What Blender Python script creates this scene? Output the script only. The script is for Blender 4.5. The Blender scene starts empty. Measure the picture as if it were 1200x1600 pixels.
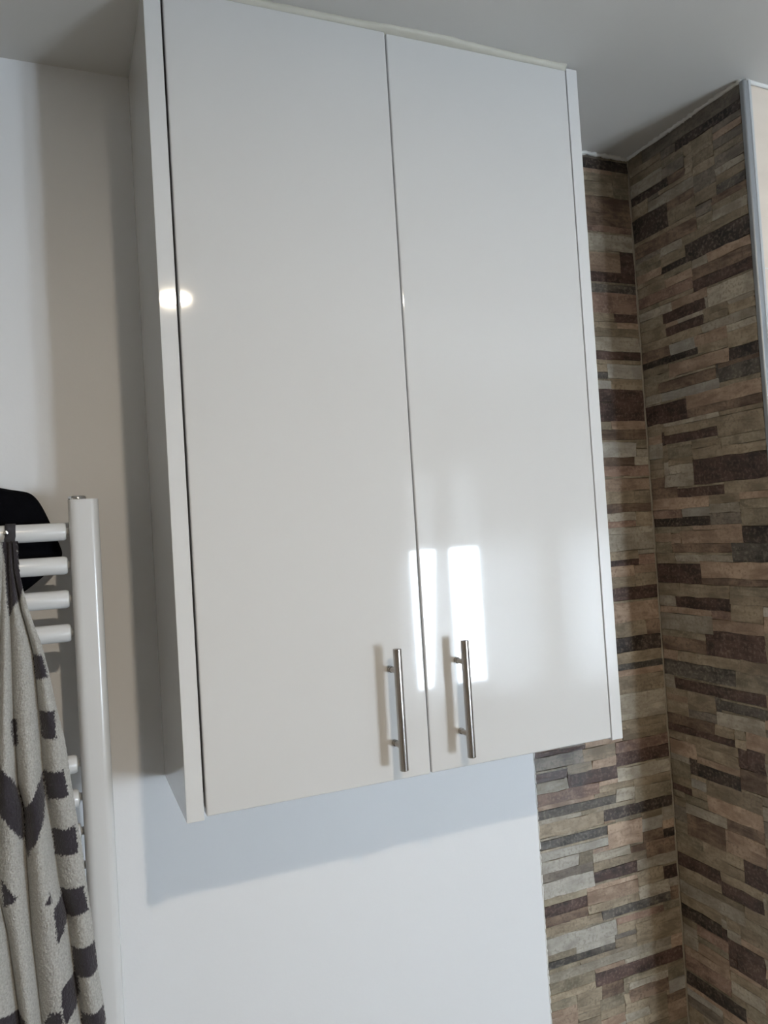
import bpy, bmesh, math, random
from mathutils import Vector, Matrix

# ------------------------------------------------------------------ camera
# world: x along the cabinet front, y into the wall behind it, z up; floor z = 0
scene = bpy.context.scene
C = scene.collection
Z0 = 1.25                                   # height of the cabinet's underside
CAM = Vector((-0.1202, -0.9501, Z0 + 0.3265))
CR = Vector((0.9220, -0.3822, -0.0613)).normalized()
CF = Vector((0.3844, 0.9227, 0.0288)).normalized()
CR = (CR - CF * CR.dot(CF)).normalized()
CU = CR.cross(CF).normalized()
FPX = 1210.35                               # focal length for a 1200x1600 frame
cam_data = bpy.data.cameras.new('camera')
cam_data.sensor_fit = 'VERTICAL'
cam_data.sensor_height = 24.0
cam_data.lens = FPX / 1600.0 * 24.0
cam_data.clip_start = 0.01
cam = bpy.data.objects.new('camera', cam_data)
C.objects.link(cam)
cam.matrix_world = Matrix(((CR.x, CU.x, -CF.x, CAM.x), (CR.y, CU.y, -CF.y, CAM.y),
                           (CR.z, CU.z, -CF.z, CAM.z), (0, 0, 0, 1)))
scene.camera = cam

# ------------------------------------------------------------------ world and light
WINDOW_SKY = 80.0
SPOT_WATT = 13.2
world = bpy.data.worlds.new('overcast_sky')
scene.world = world
world.use_nodes = True
wn = world.node_tree.nodes
wn['Background'].inputs[0].default_value = (0.755, 0.875, 1.0, 1)
wn['Background'].inputs[1].default_value = WINDOW_SKY
scene.view_settings.view_transform = 'Standard'
scene.view_settings.look = 'None'
scene.view_settings.gamma = 1
scene.view_settings.use_curve_mapping = False
scene.view_settings.exposure = 0.0

# room dimensions
CEIL = Z0 + 1.0225
YB = 0.2187                                 # wall behind the cabinet
YF = -2.88                                  # wall with the window
XL, XR = -1.05, 3.25
XC = 0.927                                  # face of the stone-clad stub
YS = -0.053                                 # its free end
XT = 0.6216                                 # left edge of the stone cladding
WX0, WX1, WZ0, WZ1 = 1.50, 2.36, 0.665, 1.95 # window opening
W2X0, W2X1 = 2.56, 2.98                     # second, narrower window beside it
W2Z1 = 1.50
for wx0, wx1, wz1 in ((WX0, WX1, WZ1), (W2X0, W2X1, W2Z1)):
    portal = bpy.data.lights.new('window_portal', 'AREA')
    portal.shape = 'RECTANGLE'
    portal.size, portal.size_y = wx1 - wx0, wz1 - WZ0
    portal.cycles.is_portal = True
    po = bpy.data.objects.new('window_portal', portal)
    C.objects.link(po)
    po.location = ((wx0 + wx1) / 2, YF - 0.19, (WZ0 + wz1) / 2)
    po.rotation_euler = Vector((0, 1, 0)).to_track_quat('-Z', 'Y').to_euler()


# ------------------------------------------------------------------ helpers
def lin(r, g, b):
    f = lambda c: (c / 255 / 12.92) if c / 255 <= 0.04045 else ((c / 255 + 0.055) / 1.055) ** 2.4
    return (f(r), f(g), f(b), 1.0)


def mat(name, col, rough=0.5, metal=0.0, noise=0.0, scale=8.0, bump=0.0, bscale=60.0, spec=0.5,
        stretch=(1, 1, 1), coat=0.0):
    m = bpy.data.materials.new(name)
    m.use_nodes = True
    nt = m.node_tree
    b = nt.nodes['Principled BSDF']
    b.inputs['Base Color'].default_value = col
    b.inputs['Roughness'].default_value = rough
    b.inputs['Metallic'].default_value = metal
    b.inputs['Specular IOR Level'].default_value = spec
    b.inputs['Coat Weight'].default_value = coat
    tc = nt.nodes.new('ShaderNodeTexCoord')
    mp = nt.nodes.new('ShaderNodeMapping')
    mp.inputs['Scale'].default_value = stretch
    nt.links.new(tc.outputs['Object'], mp.inputs['Vector'])
    nz = nt.nodes.new('ShaderNodeTexNoise')
    nz.inputs['Scale'].default_value = scale
    nz.inputs['Detail'].default_value = 5
    nt.links.new(mp.outputs[0], nz.inputs['Vector'])
    mx = nt.nodes.new('ShaderNodeMix')
    mx.data_type = 'RGBA'
    mx.inputs['A'].default_value = tuple(c * (1 - noise) for c in col[:3]) + (1,)
    mx.inputs['B'].default_value = tuple(min(1, c * (1 + noise)) for c in col[:3]) + (1,)
    nt.links.new(nz.outputs['Fac'], mx.inputs['Factor'])
    nt.links.new(mx.outputs['Result'], b.inputs['Base Color'])
    if bump:
        n2 = nt.nodes.new('ShaderNodeTexNoise')
        n2.inputs['Scale'].default_value = bscale
        n2.inputs['Detail'].default_value = 4
        nt.links.new(mp.outputs[0], n2.inputs['Vector'])
        bp = nt.nodes.new('ShaderNodeBump')
        bp.inputs['Strength'].default_value = bump
        bp.inputs['Distance'].default_value = 0.002
        nt.links.new(n2.outputs['Fac'], bp.inputs['Height'])
        nt.links.new(bp.outputs[0], b.inputs['Normal'])
    return m


def stone_mat(name, dark, light, fleck, rough=0.42):
    """natural split-stone colour: clouds, bedding streaks and flecks, varied piece by piece"""
    m = bpy.data.materials.new(name)
    m.use_nodes = True
    nt = m.node_tree
    N, L = nt.nodes, nt.links
    b = N['Principled BSDF']
    b.inputs['Roughness'].default_value = rough
    tc = N.new('ShaderNodeTexCoord')
    oi = N.new('ShaderNodeObjectInfo')
    off = N.new('ShaderNodeVectorMath'); off.operation = 'SCALE'
    off.inputs[0].default_value = (7.3, 3.1, 5.7)
    L.new(oi.outputs['Random'], off.inputs['Scale'])
    add = N.new('ShaderNodeVectorMath'); add.operation = 'ADD'
    L.new(tc.outputs['Object'], add.inputs[0]); L.new(off.outputs[0], add.inputs[1])
    rot = N.new('ShaderNodeMapping')
    rot.inputs['Rotation'].default_value = (0.35, 0.45, 0.0)
    rot.inputs['Scale'].default_value = (14, 14, 60)
    L.new(add.outputs[0], rot.inputs['Vector'])
    streak = N.new('ShaderNodeTexNoise'); streak.inputs['Scale'].default_value = 1.3
    streak.inputs['Detail'].default_value = 6; streak.inputs['Roughness'].default_value = 0.65
    streak.inputs['Distortion'].default_value = 0.8
    L.new(rot.outputs[0], streak.inputs['Vector'])
    cloud = N.new('ShaderNodeTexNoise'); cloud.inputs['Scale'].default_value = 26
    cloud.inputs['Detail'].default_value = 4
    L.new(add.outputs[0], cloud.inputs['Vector'])
    fac = N.new('ShaderNodeMath'); fac.operation = 'ADD'
    L.new(streak.outputs['Fac'], fac.inputs[0]); L.new(cloud.outputs['Fac'], fac.inputs[1])
    mr = N.new('ShaderNodeMapRange')
    mr.inputs['From Min'].default_value = 0.80; mr.inputs['From Max'].default_value = 1.18
    L.new(fac.outputs[0], mr.inputs['Value'])
    mx = N.new('ShaderNodeMix'); mx.data_type = 'RGBA'
    mx.inputs['A'].default_value = dark; mx.inputs['B'].default_value = light
    L.new(mr.outputs[0], mx.inputs['Factor'])
    sp = N.new('ShaderNodeTexNoise'); sp.inputs['Scale'].default_value = 190
    sp.inputs['Detail'].default_value = 3
    L.new(add.outputs[0], sp.inputs['Vector'])
    mr2 = N.new('ShaderNodeMapRange')
    mr2.inputs['From Min'].default_value = 0.50; mr2.inputs['From Max'].default_value = 0.66
    L.new(sp.outputs['Fac'], mr2.inputs['Value'])
    cm = N.new('ShaderNodeMath'); cm.operation = 'MULTIPLY'
    L.new(mr2.outputs[0], cm.inputs[0]); L.new(cloud.outputs['Fac'], cm.inputs[1])
    mx2 = N.new('ShaderNodeMix'); mx2.data_type = 'RGBA'
    L.new(mx.outputs['Result'], mx2.inputs['A']); mx2.inputs['B'].default_value = fleck
    L.new(cm.outputs[0], mx2.inputs['Factor'])
    hs = N.new('ShaderNodeHueSaturation')
    hs.inputs['Saturation'].default_value = 0.86
    hv = N.new('ShaderNodeMapRange')
    hv.inputs['To Min'].default_value = 0.68; hv.inputs['To Max'].default_value = 0.97
    L.new(oi.outputs['Random'], hv.inputs['Value']); L.new(hv.outputs[0], hs.inputs['Value'])
    L.new(mx2.outputs['Result'], hs.inputs['Color'])
    L.new(hs.outputs[0], b.inputs['Base Color'])
    bp = N.new('ShaderNodeBump'); bp.inputs['Strength'].default_value = 0.35
    bp.inputs['Distance'].default_value = 0.003
    L.new(fac.outputs[0], bp.inputs['Height']); L.new(bp.outputs[0], b.inputs['Normal'])
    return m


def tag(o, label=None, cat=None, group=None, kind=None):
    if label: o['label'] = label
    if cat: o['category'] = cat
    if group: o['group'] = group
    if kind: o['kind'] = kind
    return o


def empty(name, loc):
    o = bpy.data.objects.new(name, None)
    o.empty_display_size = 0.05
    C.objects.link(o)
    o.location = loc
    return o


def link(name, me, m, parent=None, smooth=False):
    """one mesh object; mesh is in world coordinates, an Empty parent keeps it there"""
    o = bpy.data.objects.new(name, me)
    C.objects.link(o)
    if m is not None and not me.materials:
        me.materials.append(m)
    if smooth:
        for p in me.polygons: p.use_smooth = True
    if parent is not None:
        o.parent = parent
        if parent.parent is None:
            o.matrix_parent_inverse = Matrix.Translation(-parent.location)
    return o


def bm_obj(name, bm, m, parent=None, smooth=False):
    bmesh.ops.recalc_face_normals(bm, faces=bm.faces)
    me = bpy.data.meshes.new(name)
    bm.to_mesh(me)
    bm.free()
    return link(name, me, m, parent, smooth)


def box(bm, x0, x1, y0, y1, z0, z1, bev=0.0, seg=2):
    vs = bmesh.ops.create_cube(bm, size=1)['verts']
    for v in vs:
        v.co = Vector((x0 if v.co.x < 0 else x1, y0 if v.co.y < 0 else y1, z0 if v.co.z < 0 else z1))
    if bev:
        es = list({e for v in vs for e in v.link_edges})
        bmesh.ops.bevel(bm, geom=es, offset=bev, segments=seg, affect='EDGES', profile=0.5)
    return bm


def box_obj(name, m, parent, x0, x1, y0, y1, z0, z1, bev=0.0, seg=2):
    return bm_obj(name, box(bmesh.new(), x0, x1, y0, y1, z0, z1, bev, seg), m, parent)


def lathe(prof, origin, axis='z', n=32):
    """solid of revolution, prof = [(radius, along)]"""
    bm = bmesh.new()
    o = Vector(origin)
    e = {'z': (Vector((1, 0, 0)), Vector((0, 1, 0)), Vector((0, 0, 1))),
         'x': (Vector((0, 1, 0)), Vector((0, 0, 1)), Vector((1, 0, 0))),
         'y': (Vector((1, 0, 0)), Vector((0, 0, 1)), Vector((0, 1, 0)))}[axis]
    rings = []
    for r, t in prof:
        if r < 1e-6:
            rings.append([bm.verts.new(o + e[2] * t)])
        else:
            rings.append([bm.verts.new(o + e[2] * t + e[0] * r * math.cos(2 * math.pi * k / n)
                                       + e[1] * r * math.sin(2 * math.pi * k / n)) for k in range(n)])
    for a, b in zip(rings, rings[1:]):
        for k in range(n):
            k2 = (k + 1) % n
            if len(a) == 1: bm.faces.new((a[0], b[k], b[k2]))
            elif len(b) == 1: bm.faces.new((a[k], a[k2], b[0]))
            else: bm.faces.new((a[k], a[k2], b[k2], b[k]))
    return bm


def lathe_obj(name, prof, origin, axis, m, parent, n=32):
    o = bm_obj(name, lathe(prof, origin, axis, n), m, parent, True)
    md = o.modifiers.new('edge', 'EDGE_SPLIT')
    md.split_angle = math.radians(40)
    return o


def on_plane(px, py, y):
    """point of the upright plane at depth y that lies at a place measured in the photograph"""
    d = CF + CR * ((px - 600) / FPX) - CU * ((py - 800) / FPX)
    return CAM + d * ((y - CAM.y) / d.y)


def interp(poly, z):
    """x of a polyline [(x, z)] (z falling) at height z"""
    if z >= poly[0][1]: return poly[0][0]
    for (xa, za), (xb, zb) in zip(poly, poly[1:]):
        if z >= zb:
            return xa + (xb - xa) * (za - z) / max(1e-9, za - zb)
    return poly[-1][0]


def inside(poly, x, z):
    c = False
    j = len(poly) - 1
    for i in range(len(poly)):
        xi, zi = poly[i]; xj, zj = poly[j]
        if (zi > z) != (zj > z) and x < (xj - xi) * (z - zi) / (zj - zi) + xi: c = not c
        j = i
    return c


# ------------------------------------------------------------------ materials
M = {}
M['paint'] = mat('white_wall_paint', (0.80, 0.805, 0.815, 1), 0.55, noise=0.015, scale=3, bump=0.05, bscale=220)
M['far_wall'] = mat('beige_wall_finish', (0.60, 0.57, 0.52, 1), 0.5, noise=0.03, scale=3)
M['ceiling'] = mat('white_ceiling_paint', (0.66, 0.645, 0.615, 1), 0.7, noise=0.015, scale=2, bump=0.04, bscale=160)
M['gloss'] = mat('white_gloss_lacquer', (0.645, 0.635, 0.62, 1), 0.04, noise=0.006, scale=2, bump=0.012, bscale=9)
M['edge'] = mat('white_gloss_edging', (0.68, 0.675, 0.665, 1), 0.045, noise=0.006, scale=2)
M['carcass'] = mat('white_melamine', (0.74, 0.74, 0.72, 1), 0.22, noise=0.01, scale=3)
M['steel'] = mat('brushed_steel', (0.40, 0.37, 0.345, 1), 0.22, 1.0, noise=0.12, scale=30, bump=0.06, bscale=40,
                 stretch=(30, 30, 1))
M['rad'] = mat('white_enamel', (0.69, 0.69, 0.685, 1), 0.2, noise=0.008, scale=4)
M['chrome'] = mat('polished_chrome', (0.7, 0.7, 0.7, 1), 0.12, 1.0, noise=0.03, scale=30)
M['caulk'] = mat('cream_sealant', (0.56, 0.535, 0.46, 1), 0.5, noise=0.06, scale=30, bump=0.2, bscale=90)
M['white_caulk'] = mat('white_sealant', (0.78, 0.77, 0.74, 1), 0.5, noise=0.05, scale=40, bump=0.2, bscale=90)
M['grout'] = mat('tan_grout', (0.30, 0.25, 0.19, 1), 0.8, noise=0.25, scale=40, bump=0.3, bscale=120)
M['trim'] = mat('satin_aluminium', (0.34, 0.355, 0.37, 1), 0.4, 0.6, noise=0.03, scale=20)
M['beige'] = mat('beige_wave_tile', (0.76, 0.66, 0.56, 1), 0.25, noise=0.07, scale=5, stretch=(1, 1, 6))
M['trim_lip'] = mat('window_lit_trim', (0.50, 0.51, 0.51, 1), 0.4, noise=0.03, scale=20)  # trim grey lightened where the lip faces the window, daylight put into the colour
M['floor'] = mat('grey_floor_tile', (0.22, 0.21, 0.20, 1), 0.35, noise=0.08, scale=6)
M['black'] = mat('black_jersey', (0.0035, 0.0035, 0.005, 1), 0.95, noise=0.2, scale=60, bump=0.4, bscale=300, spec=0.05)
M['band'] = mat('charcoal_ribbon', lin(58, 56, 60), 0.85, noise=0.1, scale=90, bump=0.2, bscale=300)
M['pvc'] = mat('white_window_pvc', (0.8, 0.8, 0.8, 1), 0.3, noise=0.01, scale=3)
STONE = {
    'k': stone_mat('near_black_stone', lin(34, 27, 24), lin(78, 63, 55), lin(138, 124, 106)),
    'm': stone_mat('maroon_stone', lin(54, 37, 31), lin(96, 70, 60), lin(138, 114, 98)),
    's': stone_mat('slate_stone', lin(54, 50, 46), lin(108, 100, 90), lin(150, 140, 124)),
    'n': stone_mat('brown_stone', lin(92, 70, 54), lin(148, 122, 98), lin(84, 64, 50)),
    'r': stone_mat('red_brown_stone', lin(108, 80, 66), lin(158, 126, 106), lin(176, 150, 128)),
    't': stone_mat('tan_stone', lin(126, 110, 86), lin(172, 154, 126), lin(116, 100, 78)),
    'o': stone_mat('olive_tan_stone', lin(116, 104, 82), lin(160, 146, 120), lin(176, 162, 138)),
    'p': stone_mat('peach_stone', lin(146, 118, 94), lin(190, 162, 134), lin(132, 104, 82)),
    'l': stone_mat('pale_stone', lin(148, 137, 118), lin(188, 177, 157), lin(132, 118, 98)),
    'w': stone_mat('pale_grey_stone', lin(158, 151, 139), lin(190, 184, 171), lin(146, 138, 124)),
    'g': stone_mat('grey_brown_stone', lin(108, 97, 86), lin(148, 136, 120), lin(90, 79, 68)),
}

# ------------------------------------------------------------------ the room
def struct(name, m, label, cat, x0, x1, y0, y1, z0, z1):
    return tag(box_obj(name, m, None, x0, x1, y0, y1, z0, z1), label, cat, kind='structure')


floor = struct('floor', M['floor'], 'grey tiled bathroom floor', 'floor', XL - 0.2, XR + 0.2, YF - 0.2, YB + 0.2, -0.1, 0)
ceiling = struct('ceiling', M['ceiling'], 'plain white painted ceiling', 'ceiling',
                 XL - 0.2, XR + 0.2, YF - 0.2, YB + 0.2, CEIL, CEIL + 0.1)
RC = 0.0065                                 # the cladding sits in the plaster, nearly flush with the paint
bm = bmesh.new()
box(bm, XL, XT, YB, YB + 0.15, 0, CEIL)
box(bm, XT, XC + 0.12, YB + RC, YB + 0.15, 0, CEIL)
wall_back = tag(bm_obj('wall_back', bm, M['paint']), 'white painted wall behind the cabinet and towel radiator', 'wall', kind='structure')
wall_left = struct('wall_left', M['far_wall'], 'plain white side wall beyond the towel radiator', 'wall',
                   XL - 0.15, XL, YF, YB, 0, CEIL)
wall_right = struct('wall_right', M['grout'], 'stub wall clad in stone strips beside the cabinet', 'wall',
                    XC, XC + 0.12, YS + 0.012, YB, 0, CEIL)
wall_return = struct('wall_return', M['white_caulk'], 'wall faced with pale beige wavy tiles past the metal edge strip', 'wall',
                     XC + 0.012, XR, YS + 0.004, YS + 0.13, 0, CEIL)
wall_far = struct('wall_far', M['far_wall'], 'beige wall at the far side of the room', 'wall',
                  XR, XR + 0.15, YF, YS + 0.13, 0, CEIL)

bm = bmesh.new()
for a in ((XL, WX0, 0, CEIL), (WX1, W2X0, 0, CEIL), (W2X1, XR, 0, CEIL), (WX0, WX1, 0, WZ0), (WX0, WX1, WZ1, CEIL),
          (W2X0, W2X1, 0, WZ0), (W2X0, W2X1, W2Z1, CEIL)):
    box(bm, a[0], a[1], YF - 0.2, YF, a[2], a[3])
tag(bm_obj('wall_front', bm, M['far_wall']), 'beige wall with the curtained window', 'wall', kind='structure')

# windows
gm = bpy.data.materials.new('clear_glass')
gm.use_nodes = True
nt = gm.node_tree
nt.nodes.clear()
out = nt.nodes.new('ShaderNodeOutputMaterial')
tr = nt.nodes.new('ShaderNodeBsdfTransparent')
gl = nt.nodes.new('ShaderNodeBsdfGlossy'); gl.inputs['Roughness'].default_value = 0.02
fr = nt.nodes.new('ShaderNodeFresnel'); fr.inputs['IOR'].default_value = 1.3
ms = nt.nodes.new('ShaderNodeMixShader')
nt.links.new(fr.outputs[0], ms.inputs[0]); nt.links.new(tr.outputs[0], ms.inputs[1]); nt.links.new(gl.outputs[0], ms.inputs[2])
nt.links.new(ms.outputs[0], out.inputs[0])


def window(name, x0, x1, z1, mullions, label):
    w = tag(empty(name, ((x0 + x1) / 2, YF - 0.12, WZ0)), label, 'window', kind='structure')
    bm = bmesh.new()
    y0, y1, f = YF - 0.15, YF - 0.09, 0.04
    for a in ((x0, x1, WZ0, WZ0 + f), (x0, x1, z1 - f, z1), (x0, x0 + f, WZ0, z1), (x1 - f, x1, WZ0, z1)):
        box(bm, a[0], a[1], y0, y1, a[2], a[3])
    bm_obj('window_frame', bm, M['pvc'], w)
    xs = [x0 + f]
    for ma, mb in mullions:
        box_obj('mullion', M['pvc'], w, ma, mb, y0 + 0.002, y1 + 0.012, WZ0 + f, z1 - f, 0.004)
        xs += [ma, mb]
    xs.append(x1 - f)
    for k in range(0, len(xs), 2):
        box_obj('pane', gm, w, xs[k], xs[k + 1], YF - 0.125, YF - 0.119, WZ0 + f, z1 - f)
    box_obj('window_sill', M['pvc'], w, x0 - 0.03, x1 + 0.03, YF - 0.09, YF + 0.03, WZ0 - 0.025, WZ0, 0.004)


xm = (WX0 + WX1) / 2
window('window_1', WX0, WX1, WZ1, ((1.86, 1.90), (2.105, 2.145)), 'wide white framed window letting in daylight between curtains')
window('window_2', W2X0, W2X1, W2Z1, (), 'narrow white framed window wholly behind a curtain')

# fabric of curtains and blind: lets part of the daylight through
cm = bpy.data.materials.new('white_sheer_cloth')
cm.use_nodes = True
nt = cm.node_tree
nt.nodes.clear()
out = nt.nodes.new('ShaderNodeOutputMaterial')
df = nt.nodes.new('ShaderNodeBsdfDiffuse'); df.inputs[0].default_value = (0.75, 0.75, 0.74, 1)
tl = nt.nodes.new('ShaderNodeBsdfTranslucent'); tl.inputs[0].default_value = (0.20, 0.20, 0.20, 1)
wv = nt.nodes.new('ShaderNodeTexNoise'); wv.inputs['Scale'].default_value = 400
bp = nt.nodes.new('ShaderNodeBump'); bp.inputs['Strength'].default_value = 0.1; bp.inputs['Distance'].default_value = 0.001
nt.links.new(wv.outputs['Fac'], bp.inputs['Height']); nt.links.new(bp.outputs[0], df.inputs['Normal'])
ad = nt.nodes.new('ShaderNodeAddShader')
nt.links.new(df.outputs[0], ad.inputs[0]); nt.links.new(tl.outputs[0], ad.inputs[1])
nt.links.new(ad.outputs[0], out.inputs[0])
M['sheer'] = cm


def curtain(name, x_top0, x_top1, x_bot0, x_bot1, label):
    bm = bmesh.new()
    nx, nz = 72, 12
    zt, zb = 2.06, 0.55
    g = []
    for j in range(nz + 1):
        t = j / nz
        row = []
        for i in range(nx + 1):
            u = i / nx
            x = (x_top0 + (x_top1 - x_top0) * u) * (1 - t) + (x_bot0 + (x_bot1 - x_bot0) * u) * t
            y = YF + 0.075 + 0.012 * math.sin(u * 6 * 2 * math.pi + 0.7 * math.sin(3 * t))
            row.append(bm.verts.new((x, y, zt + (zb - zt) * t)))
        g.append(row)
    for j in range(nz):
        for i in range(nx):
            bm.faces.new((g[j][i], g[j][i + 1], g[j + 1][i + 1], g[j + 1][i]))
    o = bm_obj(name, bm, M['sheer'], None, True)
    return tag(o, label, 'curtain')


curtain('curtain', 1.15, 1.53, 1.15, 1.54, 'white curtain at the edge of the wide window away from the narrow one')
curtain('curtain', 1.766, 1.825, 1.645, 1.80, 'slim white curtain gathered in the middle of the wide window')
curtain('curtain', 2.01, 2.40, 2.03, 2.40, 'white curtain at the edge of the wide window towards the narrow one')
curtain('curtain', 2.46, 3.06, 2.46, 3.06, 'white curtain drawn right across the narrow window')
rod = tag(empty('curtain_rod', (xm, YF + 0.075, 2.075)), 'slim white curtain rod above the window', 'curtain rod')
lathe_obj('pole', [(0, 0), (0.01, 0), (0.01, 2.0), (0, 2.0)], (1.12, YF + 0.075, 2.075), 'x', M['pvc'], rod, 16)
for x in (1.14, 2.43, 3.09):
    lathe_obj('bracket', [(0, 0), (0.007, 0), (0.007, 0.075), (0, 0.075)], (x, YF, 2.075), 'y', M['pvc'], rod, 12)
bl = tag(empty('roller_blind', (xm, YF - 0.05, 1.9)), 'white roller blind half lowered over the window', 'blind')
o = box_obj('blind_cloth', M['sheer'], bl, WX0 + 0.01, WX1 - 0.01, YF - 0.052, YF - 0.050, 1.472, 1.92)
lathe_obj('roller', [(0, 0), (0.02, 0), (0.02, WX1 - WX0 - 0.02), (0, WX1 - WX0 - 0.02)], (WX0 + 0.01, YF - 0.05, 1.925), 'x', M['pvc'], bl, 16)

# ------------------------------------------------------------------ ceiling spotlight
SPX, SPY = 0.19, -1.2315
sp = tag(empty('ceiling_spotlight', (SPX, SPY, CEIL)), 'small round recessed ceiling spotlight', 'spotlight')
lathe_obj('trim_ring', [(0.031, 0.0), (0.044, 0.0), (0.045, -0.003), (0.043, -0.006), (0.033, -0.005), (0.031, 0.0)],
          (SPX, SPY, CEIL), 'z', M['rad'], sp, 40)
em = bpy.data.materials.new('lit_lens')
em.use_nodes = True
eb = em.node_tree.nodes['Principled BSDF']
eb.inputs['Base Color'].default_value = (0.9, 0.9, 0.88, 1)
eb.inputs['Emission Color'].default_value = (1, 0.93, 0.82, 1)
eb.inputs['Emission Strength'].default_value = 2.0
lathe_obj('lens', [(0, -0.0015), (0.031, -0.0015), (0.031, 0.0), (0, 0.0)], (SPX, SPY, CEIL), 'z', em, sp, 40)
ld = bpy.data.lights.new('spotlight_lamp', 'AREA')
ld.shape = 'DISK'
ld.size = 0.058
ld.energy = SPOT_WATT
ld.color = (1.0, 0.86, 0.67)
lo = bpy.data.objects.new('spotlight_lamp', ld)
C.objects.link(lo)
lo.location = (SPX, SPY, CEIL - 0.007)

# ------------------------------------------------------------------ stone cladding (30 cm high tiles of split-stone strips)
# measured strips: along-wall from/to, height from/to (mm, height over the cabinet's underside), colour
BACK=[
  (814,915,991,1011,'k'),(814,877,940,968,'t'),(813,915,910,940,'n'),(815,913,883,909,'n'),(815,911,871,882,'r'),(815,909,838,866,'l'),
  (814,888,796,832,'p'),(888,912,798,836,'m'),(816,907,776,796,'m'),(816,906,758,774,'s'),(814,901,717,756,'r'),(862,911,698,715,'m'),
  (812,916,629,645,'m'),(813,840,592,603,'s'),(811,843,574,590,'w'),(816,913,548,572,'m'),(813,913,512,546,'m'),(811,913,475,495,'n'),
  (811,889,446,473,'w'),(811,887,430,442,'n'),(812,918,408,427,'r'),(812,916,380,404,'p'),(823,916,341,358,'n'),(813,910,266,299,'l'),
  (809,877,240,253,'m'),(811,913,176,200,'m'),(810,914,136,173,'p'),(812,901,79,107,'k'),(827,915,47,61,'s'),(819,917,6,36,'t'),
  (819,918,-32,4,'l'),(794,917,-122,-98,'m'),(618,727,-79,-72,'m'),(619,726,-105,-79,'g'),(619,687,-122,-107,'m'),(634,681,-140,-124,'l'),
  (681,794,-143,-121,'m'),(794,917,-153,-127,'l'),(620,751,-166,-143,'r'),(621,792,-189,-172,'s'),(761,903,-217,-195,'k'),(622,758,-220,-194,'t'),
  (620,765,-240,-224,'s'),(619,763,-262,-242,'w'),(764,845,-269,-224,'p'),(843,891,-273,-254,'n'),(891,915,-272,-256,'k'),(730,827,-319,-298,'m'),
  (828,918,-321,-301,'l'),(884,916,-346,-324,'m'),(631,727,-326,-296,'w'),(744,900,-386,-373,'s'),(619,713,-355,-337,'m'),(620,712,-370,-357,'n'),
  (773,881,-405,-393,'r'),(619,773,-421,-393,'w'),(622,763,-446,-432,'s'),(623,858,-466,-452,'l'),(719,906,-501,-478,'m'),(791,880,-549,-526,'n'),
  (880,918,-556,-530,'w'),
]
RIGHT=[
  (-51,178,993,1015,'g'),(-53,95,976,995,'k'),(119,213,923,939,'k'),(76,119,923,939,'n'),(124,214,854,896,'k'),(57,215,818,846,'n'),
  (-54,12,861,876,'s'),(-54,86,774,802,'k'),(87,148,770,784,'k'),(-55,77,717,737,'m'),(77,213,723,744,'r'),(-55,47,680,713,'l'),
  (52,156,679,700,'m'),(59,149,656,672,'m'),(144,214,622,640,'n'),(78,141,625,641,'w'),(75,213,607,623,'k'),(12,145,579,604,'p'),
  (-54,12,578,600,'k'),(-56,36,546,573,'s'),(37,174,557,576,'n'),(33,171,542,554,'w'),(113,218,501,536,'m'),(-57,114,517,539,'p'),
  (-55,112,500,515,'n'),(47,172,460,476,'m'),(-54,46,456,490,'t'),(-47,107,380,424,'m'),(175,218,379,400,'n'),(38,149,361,376,'m'),
  (107,166,406,422,'l'),(142,219,323,342,'r'),(75,142,327,341,'w'),(75,219,308,323,'k'),(10,148,278,302,'p'),(-39,10,278,303,'k'),
  (-37,31,248,277,'s'),(30,171,258,275,'n'),(32,168,244,255,'l'),(108,218,204,239,'m'),(-34,108,217,242,'p'),(-32,105,203,216,'n'),
  (46,173,161,178,'m'),(89,206,117,147,'l'),(-22,104,81,126,'m'),(107,209,81,103,'n'),(44,212,31,58,'s'),(-15,186,7,27,'m'),
  (-13,84,-12,6,'s'),(97,205,-62,-39,'n'),(58,212,-73,-58,'m'),(-10,91,-41,-15,'l'),(52,148,-145,-120,'k'),(-2,52,-142,-104,'n'),
  (-5,31,-101,-69,'m'),(164,210,-184,-170,'m'),(92,183,-260,-220,'n'),(6,86,-219,-199,'n'),(8,88,-240,-220,'p'),(110,210,-323,-302,'m'),
  (24,113,-342,-317,'m'),(12,60,-300,-260,'m'),(64,211,-375,-352,'l'),(119,210,-419,-397,'k'),(27,85,-458,-414,'m'),(108,196,-515,-489,'r'),
  (76,209,-545,-520,'k'),(31,108,-507,-486,'l'),
]



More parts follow.
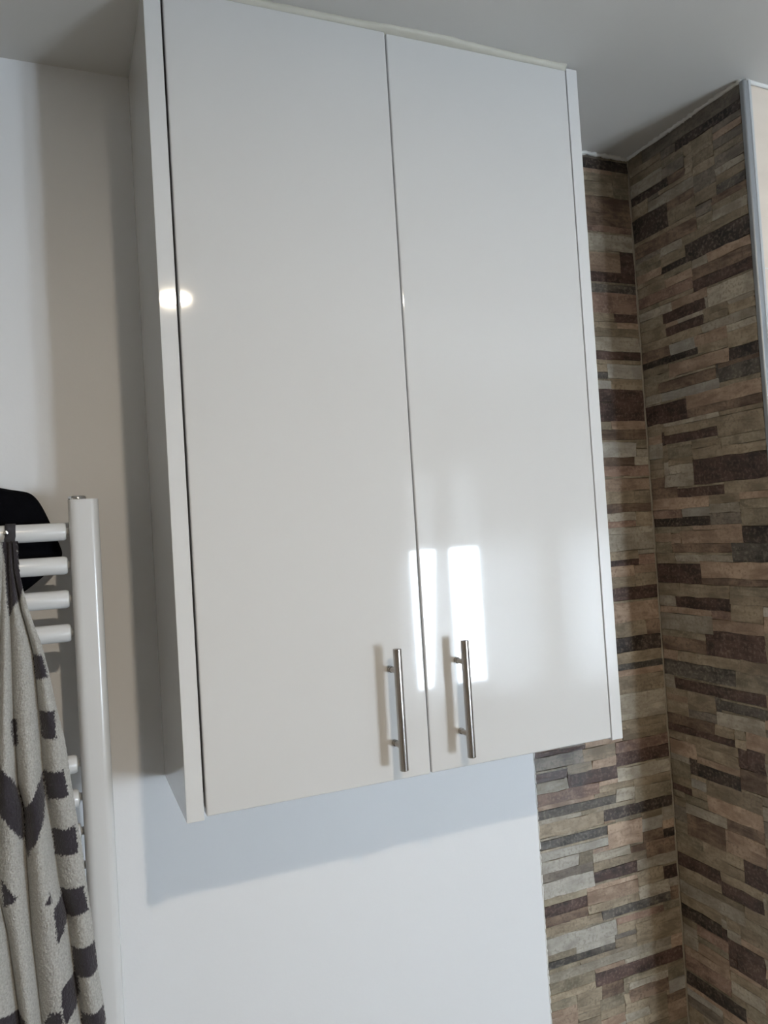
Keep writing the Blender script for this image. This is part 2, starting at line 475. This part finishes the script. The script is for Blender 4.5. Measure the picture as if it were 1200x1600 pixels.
def lay_stones(marked, s_lo, s_hi, z_lo, z_hi, seed):
    """measured strips first, the rest packed with strips of the common pale colours; returns rectangles in mm"""
    rnd = random.Random(seed)
    cw, ch = 6.0, 4.0
    nx, nz = int(round((s_hi - s_lo) / cw)), int(round((z_hi - z_lo) / ch))
    occ = [[-1] * nx for _ in range(nz)]
    rects = []

    def snap(v, lo, c, n):
        return max(0, min(n, int(round((v - lo) / c))))

    for a, b, c, d, col in marked:
        i0, i1 = snap(a, s_lo, cw, nx), snap(b, s_lo, cw, nx)
        if i0 <= 3: i0 = 0
        if nx - i1 <= 3: i1 = nx
        j0, j1 = snap(c, z_lo, ch, nz), snap(d, z_lo, ch, nz)
        # trim rows or columns already taken
        while j0 < j1 and sum(occ[j0][i] >= 0 for i in range(i0, i1)) > 0.3 * (i1 - i0): j0 += 1
        while j1 > j0 and sum(occ[j1 - 1][i] >= 0 for i in range(i0, i1)) > 0.3 * (i1 - i0): j1 -= 1
        while i0 < i1 and any(occ[j][i0] >= 0 for j in range(j0, j1)): i0 += 1
        while i1 > i0 and any(occ[j][i1 - 1] >= 0 for j in range(j0, j1)): i1 -= 1
        if i1 - i0 < 2 or j1 - j0 < 2 or any(occ[j][i] >= 0 for j in range(j0, j1) for i in range(i0, i1)): continue
        for j in range(j0, j1):
            for i in range(i0, i1): occ[j][i] = len(rects)
        rects.append([i0, i1, j0, j1, col])
    for j in range(nz):
        for i in range(nx):
            if occ[j][i] >= 0: continue
            i1 = i
            wmax = rnd.randint(9, 24)
            while i1 < nx and i1 - i < wmax and occ[j][i1] < 0: i1 += 1
            run = i1
            while run < nx and occ[j][run] < 0: run += 1
            if run - i1 < 5: i1 = run
            hmax = rnd.choice((3, 4, 4, 5, 5, 6, 7))
            j1 = j
            while j1 < nz and j1 - j < hmax and all(occ[j1][k] < 0 for k in range(i, i1)): j1 += 1
            up = j1
            while up < nz and up - j1 < 2 and all(occ[up][k] < 0 for k in range(i, i1)): up += 1
            if up - j1 < 2: j1 = up
            col = rnd.choices('toplgnrw', (34, 20, 17, 18, 5, 3, 2, 2))[0]
            if i1 - i < 4: col = 'o' if i == 0 or occ[j][i - 1] < 0 else rects[occ[j][i - 1]][4]
            for jj in range(j, j1):
                for ii in range(i, i1): occ[jj][ii] = len(rects)
            rects.append([i, i1, j, j1, col])
    # slivers one cell high join the strips above them, or take the colour of the strip below
    for r in rects:
        if r[3] - r[2] != 1 or r[3] >= nz: continue
        ids = {occ[r[3]][i] for i in range(r[0], r[1])}
        done = 0
        for q in ids:
            if rects[q][0] >= r[0] and rects[q][1] <= r[1] and rects[q][2] == r[3]:
                rects[q][2] -= 1
                done += rects[q][1] - rects[q][0]
        if done == r[1] - r[0]: r[4] = None
        else: r[4] = 'o'
    rects = [r for r in rects if r[4]]
    return [(s_lo + r[0] * cw, s_lo + r[1] * cw, z_lo + r[2] * ch, z_lo + r[3] * ch, r[4]) for r in rects]


def stone_piece(s0, s1, z0, z1, depth, rnd):
    """one strip: wavy outline, chamfered rim, hewn face; local frame s, out, z with its corner at 0,0,0"""
    L, Hh = s1 - s0, z1 - z0
    n = max(2, min(6, int(L / 0.022)))
    amp = min(0.0013, Hh * 0.07)
    if Hh < 0.009: amp *= 0.4
    pts = []
    for k in range(n + 1): pts.append((L * k / n, rnd.uniform(-amp, amp)))
    for k in range(n + 1): pts.append((L * (n - k) / n, Hh + rnd.uniform(-amp, amp)))
    sk = rnd.uniform(-0.0025, 0.0025)
    pts = [(x + (sk if z > Hh / 2 else -sk) * (1 if 0 < x < L else 0.6), z) for x, z in pts]
    ch = 0.0004
    cx, cz = L / 2, Hh / 2
    bm = bmesh.new()
    back = [bm.verts.new((x, 0.0, z)) for x, z in pts]
    rim = [bm.verts.new((x, -depth + ch, z)) for x, z in pts]
    tilt = rnd.uniform(-0.0006, 0.0006)
    face = []
    for x, z in pts:
        ix = x + (ch if x < cx else -ch)
        iz = z + (ch if z < cz else -ch)
        face.append(bm.verts.new((ix, -depth + rnd.uniform(-0.0004, 0.0004) + tilt * (z - cz) / Hh, iz)))
    m = len(pts)
    for k in range(m):
        k2 = (k + 1) % m
        bm.faces.new((back[k], back[k2], rim[k2], rim[k]))
        bm.faces.new((rim[k], rim[k2], face[k2], face[k]))
    for k in range(n):                      # hewn front as a strip of quads
        bm.faces.new((face[k], face[k + 1], face[m - 2 - k], face[m - 1 - k]))
    return bm


def clad(parent, rects, frame, seed):
    rnd = random.Random(seed)
    for s0, s1, z0, z1, col in rects:
        s0, s1, z0, z1 = s0 / 1000, s1 / 1000, z0 / 1000 + Z0, z1 / 1000 + Z0
        bm = stone_piece(s0, s1, z0, z1, 0.0055 + rnd.choice((0, 0.0003, 0.0006)) + rnd.uniform(0, 0.0002), rnd)
        me = bpy.data.meshes.new('stone')
        for v in bm.verts: v.co = frame(s0 + v.co.x, v.co.y, z0 + v.co.z) - frame(s0, 0, z0)
        bmesh.ops.recalc_face_normals(bm, faces=bm.faces)
        bm.to_mesh(me); bm.free()
        me.materials.append(STONE[col])
        o = bpy.data.objects.new('stone', me)
        C.objects.link(o)
        o.parent = parent
        o.location = frame(s0, 0, z0)


rx = random.Random(2)                       # strips that run on behind the cabinet
BACK = [(a - rx.randint(20, 90) if 800 < a < 830 and c > -60 else a, b_, c, d, e) for a, b_, c, d, e in BACK]
rb = lay_stones(BACK, XT * 1000, XC * 1000 - 6, -620, 1016, 5)
clad(wall_back, rb, lambda s, o, z: Vector((s, YB + RC - 0.002 + o, z)), 11)
rr = lay_stones(RIGHT, YS * 1000 + 2, YB * 1000 - 8, -620, 1016, 8)
clad(wall_right, rr, lambda s, o, z: Vector((XC - 0.003 + o, s, z)), 12)
# tile bodies behind the strips and the cladding below them
box_obj('tile_backing', M['grout'], wall_back, XT, XC, YB + RC - 0.0045, YB + RC, 0, CEIL)
box_obj('tile_backing', M['grout'], wall_right, XC - 0.0045, XC + 0.001, YS + 0.004, YB, 0, CEIL)
low = box_obj('stone_course', STONE['o'], wall_back, XT, XC, YB + RC - 0.008, YB + RC, 0, Z0 - 0.622)
low = box_obj('stone_course', STONE['t'], wall_right, XC - 0.008, XC + 0.001, YS + 0.004, YB, 0, Z0 - 0.622)


def bead(name, pts, rad, m, parent, seed, n=6):
    """ragged line of sealant along a polyline"""
    rnd = random.Random(seed)
    bm = bmesh.new()
    rings = []
    d = (pts[-1] - pts[0]).normalized()
    a = d.orthogonal().normalized(); b = d.cross(a)
    for p in pts:
        r = rad * rnd.uniform(0.55, 1.25)
        j = a * rnd.uniform(-0.2, 0.2) * rad + b * rnd.uniform(-0.2, 0.2) * rad
        rings.append([bm.verts.new(p + j + a * r * math.cos(2 * math.pi * k / n) + b * r * math.sin(2 * math.pi * k / n)) for k in range(n)])
    for p, q in zip(rings, rings[1:]):
        for k in range(n): bm.faces.new((p[k], p[(k + 1) % n], q[(k + 1) % n], q[k]))
    bm.faces.new(rings[0]); bm.faces.new(rings[-1])
    return bm_obj(name, bm, m, parent, True)


def along(p, q, n):
    p, q = Vector(p), Vector(q)
    return [p + (q - p) * k / n for k in range(n + 1)]


bead('corner_grout', along((XC - 0.007, YB - 0.001, 0.1), (XC - 0.007, YB - 0.001, CEIL), 160), 0.0032,
     mat('pale_grout', (0.27, 0.23, 0.175, 1), 0.7, noise=0.2, scale=60), wall_back, 3)
bead('ceiling_sealant', along((0.65, YB - 0.001, CEIL - 0.002), (XC, YB - 0.001, CEIL - 0.002), 60), 0.005, M['white_caulk'], wall_back, 4)
bead('ceiling_sealant', along((XC - 0.006, YS, CEIL - 0.002), (XC - 0.006, YB, CEIL - 0.002), 60), 0.005, M['white_caulk'], wall_right, 5)
bead('edge_sealant', along((XT - 0.0003, YB + 0.0004, 0.1), (XT - 0.0003, YB + 0.0004, CEIL), 420), 0.0017, M['white_caulk'], wall_back, 6)

bead('ceiling_sealant', along((XC, YS - 0.001, CEIL - 0.002), (XR, YS - 0.001, CEIL - 0.002), 90), 0.006, M['white_caulk'], wall_return, 7)

# metal edge strip on the outer corner of the stub
tr1 = tag(empty('trim_1', (XC, YS, 0)), 'grey metal edge strip on the outer corner of the stone-clad stub', 'edge strip', kind='structure')
box_obj('face_strip', M['trim'], tr1, XC - 0.0105, XC + 0.0015, YS - 0.0085, YS + 0.0015, 0, CEIL - 0.004, 0.003, 3)
box_obj('front_lip', M['trim_lip'], tr1, XC + 0.0015, XC + 0.007, YS - 0.0080, YS + 0.012, 0, CEIL - 0.003, 0.001)

# beige wave tiles on the return wall: each tile a piece, relief of long horizontal waves
TW, TH = 0.60, 0.30
wave = None
k = 0
for jz in range(8):
    for ix in range(3):
        x0 = XC + 0.009 + ix * (TW + 0.002)
        x1 = min(x0 + TW, XR - 0.002)
        z0 = CEIL - 0.002 - (jz + 1) * (TH + 0.002)
        z1 = z0 + TH
        z0 = max(z0, 0.002)
        bm = bmesh.new()
        n = 48
        nx = 12
        g = []
        for j in range(n + 1):
            z = z0 + (z1 - z0) * j / n
            row = []
            for i in range(nx + 1):
                x = x0 + (x1 - x0) * i / nx
                w = 0.0016 * math.sin((z - z0) / 0.075 * 2 * math.pi + 0.9 * math.sin((x - x0) * 9)) + 0.0006 * math.sin((z - z0) / 0.031 * 2 * math.pi + 4 * (x - x0))
                edge = j in (0, n) or i in (0, nx)
                row.append(bm.verts.new((x, YS + 0.002 if edge else YS - 0.001 + w, z)))
            g.append(row)
        for j in range(n):
            for i in range(nx): bm.faces.new((g[j][i], g[j][i + 1], g[j + 1][i + 1], g[j + 1][i]))
        bm_obj('tile', bm, M['beige'], wall_return, True)

# ------------------------------------------------------------------ wall cabinet
W, Hc = 0.64, 1.019
T = 0.0205
cab = tag(empty('wall_cabinet', (W / 2, YB, Z0)), 'tall white gloss two-door wall cabinet fixed up to the ceiling', 'cabinet')
box_obj('side_panel', M['edge'], cab, 0, T, 0.0, YB, Z0, Z0 + Hc, 0.0007)
box_obj('side_panel', M['edge'], cab, W - T + 0.001, W, 0.0, YB, Z0, Z0 + Hc, 0.0007)
box_obj('top_panel', M['carcass'], cab, T, W - T, 0.024, YB, Z0 + Hc - 0.018, Z0 + Hc - 0.001)
box_obj('bottom_panel', M['carcass'], cab, T, W - T, 0.024, YB, Z0 + 0.008, Z0 + 0.026)
box_obj('back_panel', M['carcass'], cab, T, W - T, YB - 0.006, YB - 0.001, Z0 + 0.026, Z0 + Hc - 0.018)
box_obj('shelf', M['carcass'], cab, T, W - T, 0.035, YB - 0.006, Z0 + 0.5, Z0 + 0.518)
HX = (0.2696, 0.3684)


def handle(door, x):
    zc = Z0 + 0.1012
    yb = -0.0285
    r = 0.0056
    L = 0.0777
    prof = [(0, -L), (r - 0.0006, -L), (r, -L + 0.0006), (r, L - 0.0006), (r - 0.0006, L), (0, L)]
    h = lathe_obj('handle', prof, (x, yb, zc), 'z', M['steel'], door, 32)
    h['label'] = 'brushed steel bar handle'
    for dz in (-0.048, 0.048):
        lathe_obj('handle_post', [(0, -0.0009), (0.0042, -0.0009), (0.0042, -0.0058), (0.0034, -0.0066), (0.0034, -0.0265), (0, -0.0265)],
                  (x, 0, zc + dz), 'y', M['steel'], door, 20)


gapc = 0.3205
dl = box_obj('door', M['gloss'], cab, T + 0.0027, gapc - 0.0012, -0.0005, 0.0185, Z0 + 0.0035, Z0 + Hc - 0.004, 0.0022, 3)
AJ = math.radians(-0.38)                     # this door stands a hair proud at its free edge
pv = Vector((T + 0.0027, 0.0, 0.0))
rm = Matrix.Rotation(AJ, 3, 'Z')
dl.rotation_euler = (0, 0, AJ)
dl.location = pv - rm @ pv
dr = box_obj('door', M['gloss'], cab, gapc + 0.0012, W - T - 0.0006, -0.0005, 0.0185, Z0 + 0.0035, Z0 + Hc - 0.004, 0.0022, 3)
handle(dl, HX[0])
handle(dr, HX[1])
rn = random.Random(9)
pts = []
bm = bmesh.new()
rings = []
n = 70
for k in range(n + 1):                      # sealant squeezed between the cabinet's top and the ceiling
    x = T + (W - 2 * T) * k / n
    t = k / n
    bulge = 0.0035 + 0.0055 * math.exp(-((t - 0.62) / 0.16) ** 2) + rn.uniform(-0.0006, 0.0006)
    zt = CEIL + 0.001
    zb = Z0 + Hc - 0.0045
    rings.append([bm.verts.new(p) for p in ((x, 0.012, zb), (x, 0.0015 - bulge * 0.25, zb), (x, -bulge * 0.7, (zb + zt) / 2), (x, -bulge * 1.3, zt), (x, 0.012, zt))])
for p, q in zip(rings, rings[1:]):
    for k in range(5): bm.faces.new((p[k], p[(k + 1) % 5], q[(k + 1) % 5], q[k]))
bm.faces.new(rings[0]); bm.faces.new(rings[-1])
bm_obj('ceiling_sealant', bm, M['caulk'], cab, True)

# ------------------------------------------------------------------ towel radiator
RY = 0.14                                   # axis of the bars
PX0, PX1 = -0.1115, -0.0745
rad = tag(empty('towel_radiator', (-0.33, YB, 0.6)), 'white ladder towel radiator with round bars on the painted wall', 'radiator')


def collector(x0, x1):
    bm = bmesh.new()
    box(bm, x0, x1, 0.120, 0.158, Z0 - 0.72, Z0 + 0.396)
    ed = [e for e in bm.edges if abs(e.verts[0].co.z - e.verts[1].co.z) > 0.5]
    bmesh.ops.bevel(bm, geom=ed, offset=0.011, segments=6, affect='EDGES', profile=0.5)
    o = bm_obj('collector', bm, M['rad'], rad, True)
    md = o.modifiers.new('edge', 'EDGE_SPLIT'); md.split_angle = math.radians(35)
    return o


c1 = collector(PX0, PX1)
c2 = collector(-0.60, -0.563)
for xc, co in ((-0.100, c1), (-0.58, c2)):
    v = lathe_obj('vent_plug', [(0, 0.0), (0.0115, 0.0), (0.0115, 0.0035), (0.0105, 0.005), (0.006, 0.005), (0.005, 0.0035), (0, 0.0035)],
                  (xc, 0.139, Z0 + 0.396), 'z', M['chrome'], rad, 24)
    v['label'] = 'chrome vent plug'
BR = 0.0117
bars = [0.3555 - 0.0437 * k for k in range(4)] + [0.0555 - 0.0437 * k for k in range(5)] + [-0.30 - 0.0437 * k for k in range(7)]
xe = -0.1148
xs = -0.559
base_bar = None
for z in bars:
    if base_bar is None:
        L = xe - xs
        prof = [(0, 0), (0.006, 0.0), (BR - 0.002, 0.0008), (BR, 0.004), (BR, L - 0.004), (BR - 0.0015, L - 0.001), (0.006, L), (0, L)]
        base_bar = lathe_obj('bar', prof, (0, 0, 0), 'x', M['rad'], None, 28)
        base_bar.parent = rad
        me_neck = lathe([(0, 0), (0.005, 0), (0.005, 0.008), (0, 0.008)], (0, 0, 0), 'x', 14)
        neck_me = bpy.data.meshes.new('bar_neck'); me_neck.to_mesh(neck_me); me_neck.free()
        neck_me.materials.append(M['rad'])
        b = base_bar
    else:
        b = base_bar.copy(); C.objects.link(b)
    b.location = Vector((xs, RY, Z0 + z)) - rad.location
    b.parent = rad
    for xn in (xe - 0.002, xs - 0.006):
        nk = bpy.data.objects.new('bar_neck', neck_me); C.objects.link(nk)
        nk.parent = b
        nk.location = (xn - xs, 0.004, 0)
for z in (0.18, -0.55):
    for x in (-0.093, -0.5815):
        lathe_obj('wall_bracket', [(0, 0.157), (0.008, 0.157), (0.008, YB - 0.006), (0.018, YB - 0.006), (0.018, YB), (0, YB)],
                  (x, 0, Z0 + z), 'y', M['rad'], rad, 20)

# ------------------------------------------------------------------ patterned towel
TY = 0.098


def line(pts):
    return [(p.x, p.z) for p in (on_plane(a, b, TY) for a, b in pts)]


E_ = line([(24, 846), (25, 852), (30, 890), (36, 918), (45, 952), (56, 982), (66, 1008), (77, 1049), (90, 1109), (101, 1150), (109, 1202),
           (116, 1247), (127, 1311), (133, 1360), (144, 1431), (152, 1499), (161, 1555), (167, 1596), (178, 1680), (190, 1760)])
V2 = line([(20, 846), (22, 890), (27, 918), (33, 952), (44, 990), (52, 1022), (60, 1112), (68, 1225), (80, 1292), (92, 1375), (104, 1424), (116, 1517), (128, 1600), (148, 1760)])
V1 = line([(11, 846), (12, 870), (15, 940), (17, 1000), (21, 1124), (28, 1225), (37, 1259), (41, 1337), (49, 1450), (62, 1562), (84, 1760)])
V3 = line([(4, 846), (3, 900), (0, 1000), (-6, 1200), (-2, 1397), (11, 1450), (28, 1562), (48, 1760)])
V4 = line([(-8, 846), (-20, 950), (-40, 1200), (-50, 1450), (-55, 1760)])
V5 = line([(-14, 846), (-45, 950), (-90, 1200), (-120, 1450), (-140, 1760)])
lines_ = [E_, V2, V1, V3, V4, V5]
cols_ = [34, 46, 40, 34, 30]
DARK = [line(p) for p in (
    [(0, 835), (30, 835), (27, 860), (31, 890), (37, 918), (32, 935), (20, 950), (15, 965), (11, 940), (7, 880)],
    [(52, 1022), (66, 1021), (75, 1056), (56, 1060)], [(62, 1109), (85, 1106), (88, 1148), (66, 1152)],
    [(67, 1202), (99, 1197), (107, 1236), (75, 1246)], [(81, 1291), (118, 1283), (122, 1324), (86, 1334)],
    [(94, 1384), (129, 1373), (138, 1411), (103, 1427)], [(112, 1474), (148, 1459), (152, 1502), (116, 1517)],
    [(126, 1572), (161, 1555), (165, 1596), (129, 1615)], [(140, 1672), (176, 1655), (182, 1700), (144, 1715)],
    [(-70, 1150), (0, 1193), (19, 1210), (28, 1229), (37, 1259), (39, 1277), (39, 1311), (26, 1296), (11, 1279), (0, 1268), (-70, 1225)],
    [(39, 1259), (52, 1240), (62, 1217), (67, 1204), (71, 1240), (69, 1274), (60, 1300), (49, 1319), (44, 1336), (39, 1311)],
    [(3, 1369), (28, 1394), (7, 1412)], [(71, 1399), (79, 1382), (82, 1400)],
    [(84, 1409), (97, 1394), (103, 1412), (105, 1431), (99, 1448), (90, 1459)],
    [(96, 1529), (120, 1510), (124, 1540), (120, 1562), (101, 1585), (96, 1551)],
    [(-60, 1560), (0, 1572), (30, 1572), (49, 1583), (67, 1596), (79, 1566), (96, 1562), (99, 1585), (94, 1640), (60, 1660), (-60, 1640)],
    [(17, 1122), (26, 1122), (29, 1160), (22, 1166)])]  # last outline is the dark of a fold, shade coloured in with the pattern
ztop, zbot = E_[0][1], line([(100, 1755)])[0][1]
rnd = random.Random(21)
NV = 520
verts, faces, dark = [], [], []
params = [(s, (i + 0.0) / n) for s, n in enumerate(cols_) for i in range(n)] + [(len(cols_) - 1, 1.0)]
NU = len(params)
for j in range(NV + 1):
    v = j / NV
    z = ztop + (zbot - ztop) * v
    xs_ = [interp(l, z) for l in lines_]
    amp = 0.003 + 0.019 * min(1, v * 2.6)
    for s, t in params:
        xa, xb = xs_[s], xs_[s + 1]
        x = xa + (xb - xa) * t
        if s == 0:                          # bordered edge turns away from the room at its rim
            y = TY + 0.012 * min(1, v * 3) - amp * 1.1 * math.sin(math.pi * min(1, 0.15 + 0.85 * t)) ** 0.8 - 0.004
        else:
            k = (1.0, 1.15, 0.9, 1.1, 0.9)[s]
            y = TY + 0.006 - amp * k * max(0.0, math.sin(math.pi * t)) ** 0.75
        y -= 0.016 * v                      # hangs a little further out towards the hem
        y += 0.003 * math.sin(17 * z + 3 * s) * math.sin(math.pi * t)
        wob = 0.0012 * math.sin(z * 900 + s) * 0.5
        d = any(inside(p, x + rnd.uniform(-0.0012, 0.0012), z + wob + rnd.uniform(-0.0012, 0.0012)) for p in DARK)
        fine = min(1.0, abs(xb - xa) / cols_[s] / 0.0009)   # shorter-looking pile where the cloth is bunched
        pile = fine * (rnd.uniform(-0.0009, 0.0009) + 0.0002) if not d else fine * (rnd.uniform(-0.0005, 0.0005) + 0.0012)
        verts.append((x + fine * rnd.uniform(-0.0004, 0.0004), y + pile, z + rnd.uniform(-0.0004, 0.0004)))
        dark.append(1.0 if d else 0.0)
for j in range(NV):
    for i in range(NU - 1):
        a = j * NU + i
        faces.append((a, a + NU, a + NU + 1, a + 1))
me = bpy.data.meshes.new('cloth')
me.from_pydata(verts, [], faces)
at_ = me.attributes.new('dye_and_shade', 'FLOAT', 'POINT')
at_.data.foreach_set('value', dark)
tm = bpy.data.materials.new('grey_and_charcoal_terry')
tm.use_nodes = True
nt = tm.node_tree
b = nt.nodes['Principled BSDF']
b.inputs['Roughness'].default_value = 0.95
b.inputs['Specular IOR Level'].default_value = 0.1
b.inputs['Sheen Weight'].default_value = 0.25
an = nt.nodes.new('ShaderNodeAttribute'); an.attribute_name = 'dye_and_shade'
mx = nt.nodes.new('ShaderNodeMix'); mx.data_type = 'RGBA'
nz = nt.nodes.new('ShaderNodeTexNoise'); nz.inputs['Scale'].default_value = 420; nz.inputs['Detail'].default_value = 2
tcn = nt.nodes.new('ShaderNodeTexCoord'); nt.links.new(tcn.outputs['Object'], nz.inputs['Vector'])
lt = nt.nodes.new('ShaderNodeMix'); lt.data_type = 'RGBA'
lt.inputs['A'].default_value = (0.24, 0.235, 0.215, 1); lt.inputs['B'].default_value = (0.58, 0.57, 0.54, 1)
nt.links.new(nz.outputs['Fac'], lt.inputs['Factor'])
nt.links.new(an.outputs['Fac'], mx.inputs['Factor'])
nt.links.new(lt.outputs['Result'], mx.inputs['A']); mx.inputs['B'].default_value = (0.042, 0.037, 0.044, 1)
nt.links.new(mx.outputs['Result'], b.inputs['Base Color'])
bp = nt.nodes.new('ShaderNodeBump'); bp.inputs['Strength'].default_value = 0.7; bp.inputs['Distance'].default_value = 0.0015
nt.links.new(nz.outputs['Fac'], bp.inputs['Height']); nt.links.new(bp.outputs[0], b.inputs['Normal'])
tp = on_plane(8, 846, TY)
towel = tag(empty('towel', (tp.x, TY, ztop)), 'grey terry towel with charcoal squares and curves hanging on the radiator', 'towel')
cl = link('cloth', me, tm, towel, True)
sd = cl.modifiers.new('thickness', 'SOLIDIFY'); sd.thickness = 0.004; sd.offset = 1.0
# hanging loop passed over the top bar
xa, xb = on_plane(7, 835, 0.12).x, on_plane(24, 835, 0.12).x
bm = bmesh.new()
zc = Z0 + bars[0]
path = [(TY + 0.004, ztop - 0.012), (TY + 0.012, ztop + 0.004)]
for k in range(13):
    a = math.pi * (1.05 - 1.1 * k / 12)
    path.append((RY + (BR + 0.0018) * math.cos(a), zc + (BR + 0.0018) * math.sin(a)))
path += [(RY + BR + 0.002, zc - 0.02), (RY + BR - 0.002, zc - 0.045)]
rows = [[bm.verts.new((x, y, z)) for x in (xa, (xa + xb) / 2, xb)] for y, z in path]
for p, q in zip(rows, rows[1:]):
    for k in range(2): bm.faces.new((p[k], p[k + 1], q[k + 1], q[k]))
lp = bm_obj('hanging_loop', bm, M['band'], towel, True)
sd = lp.modifiers.new('thickness', 'SOLIDIFY'); sd.thickness = 0.0015
lathe_obj('snap_stud', [(0, 0), (0.0028, 0), (0.0028, -0.0012), (0.001, -0.002), (0, -0.002)], (xa + 0.001, RY - BR - 0.0022, zc + 0.002), 'y', M['chrome'], towel, 16)

# ------------------------------------------------------------------ black garment tucked behind the bars
BY = 0.178
outl = [on_plane(a, b, BY) for a, b in ((-120, 752), (-60, 745), (-10, 757), (20, 763), (45, 765), (58, 774), (70, 792), (84, 822), (98, 855), (103, 868),
                                        (92, 884), (64, 908), (40, 928), (20, 938), (-20, 960), (-80, 985), (-130, 960), (-150, 850))]
cx = sum(p.x for p in outl) / len(outl); cz = sum(p.z for p in outl) / len(outl)
bm = bmesh.new()
NR = 9
m_ = len(outl)


def shell(sign):
    rings = []
    for r in range(NR):
        q = 1 - r / NR
        th = 0.020 * math.sqrt(max(0, 1 - q ** 4))
        ring = []
        for k, p in enumerate(outl):
            x, z = cx + (p.x - cx) * q, cz + (p.z - cz) * q
            wr = 0.0035 * math.sin(40 * x + 55 * z) * (1 - q ** 3)
            ring.append(bm.verts.new((x, BY + sign * th + wr, z)))
        rings.append(ring)
    c = bm.verts.new((cx, BY + sign * 0.020, cz))
    for a, b in zip(rings, rings[1:]):
        for k in range(m_): bm.faces.new((a[k], a[(k + 1) % m_], b[(k + 1) % m_], b[k]))
    for k in range(m_): bm.faces.new((rings[-1][k], rings[-1][(k + 1) % m_], c))


shell(-1); shell(1)
bmesh.ops.remove_doubles(bm, verts=bm.verts, dist=0.0002)
g = bm_obj('black_garment', bm, M['black'], None, True)
sb = g.modifiers.new('soft', 'SUBSURF'); sb.levels = 1; sb.render_levels = 2
tag(g, 'black folded garment tucked between the radiator bars and the wall', 'clothing')
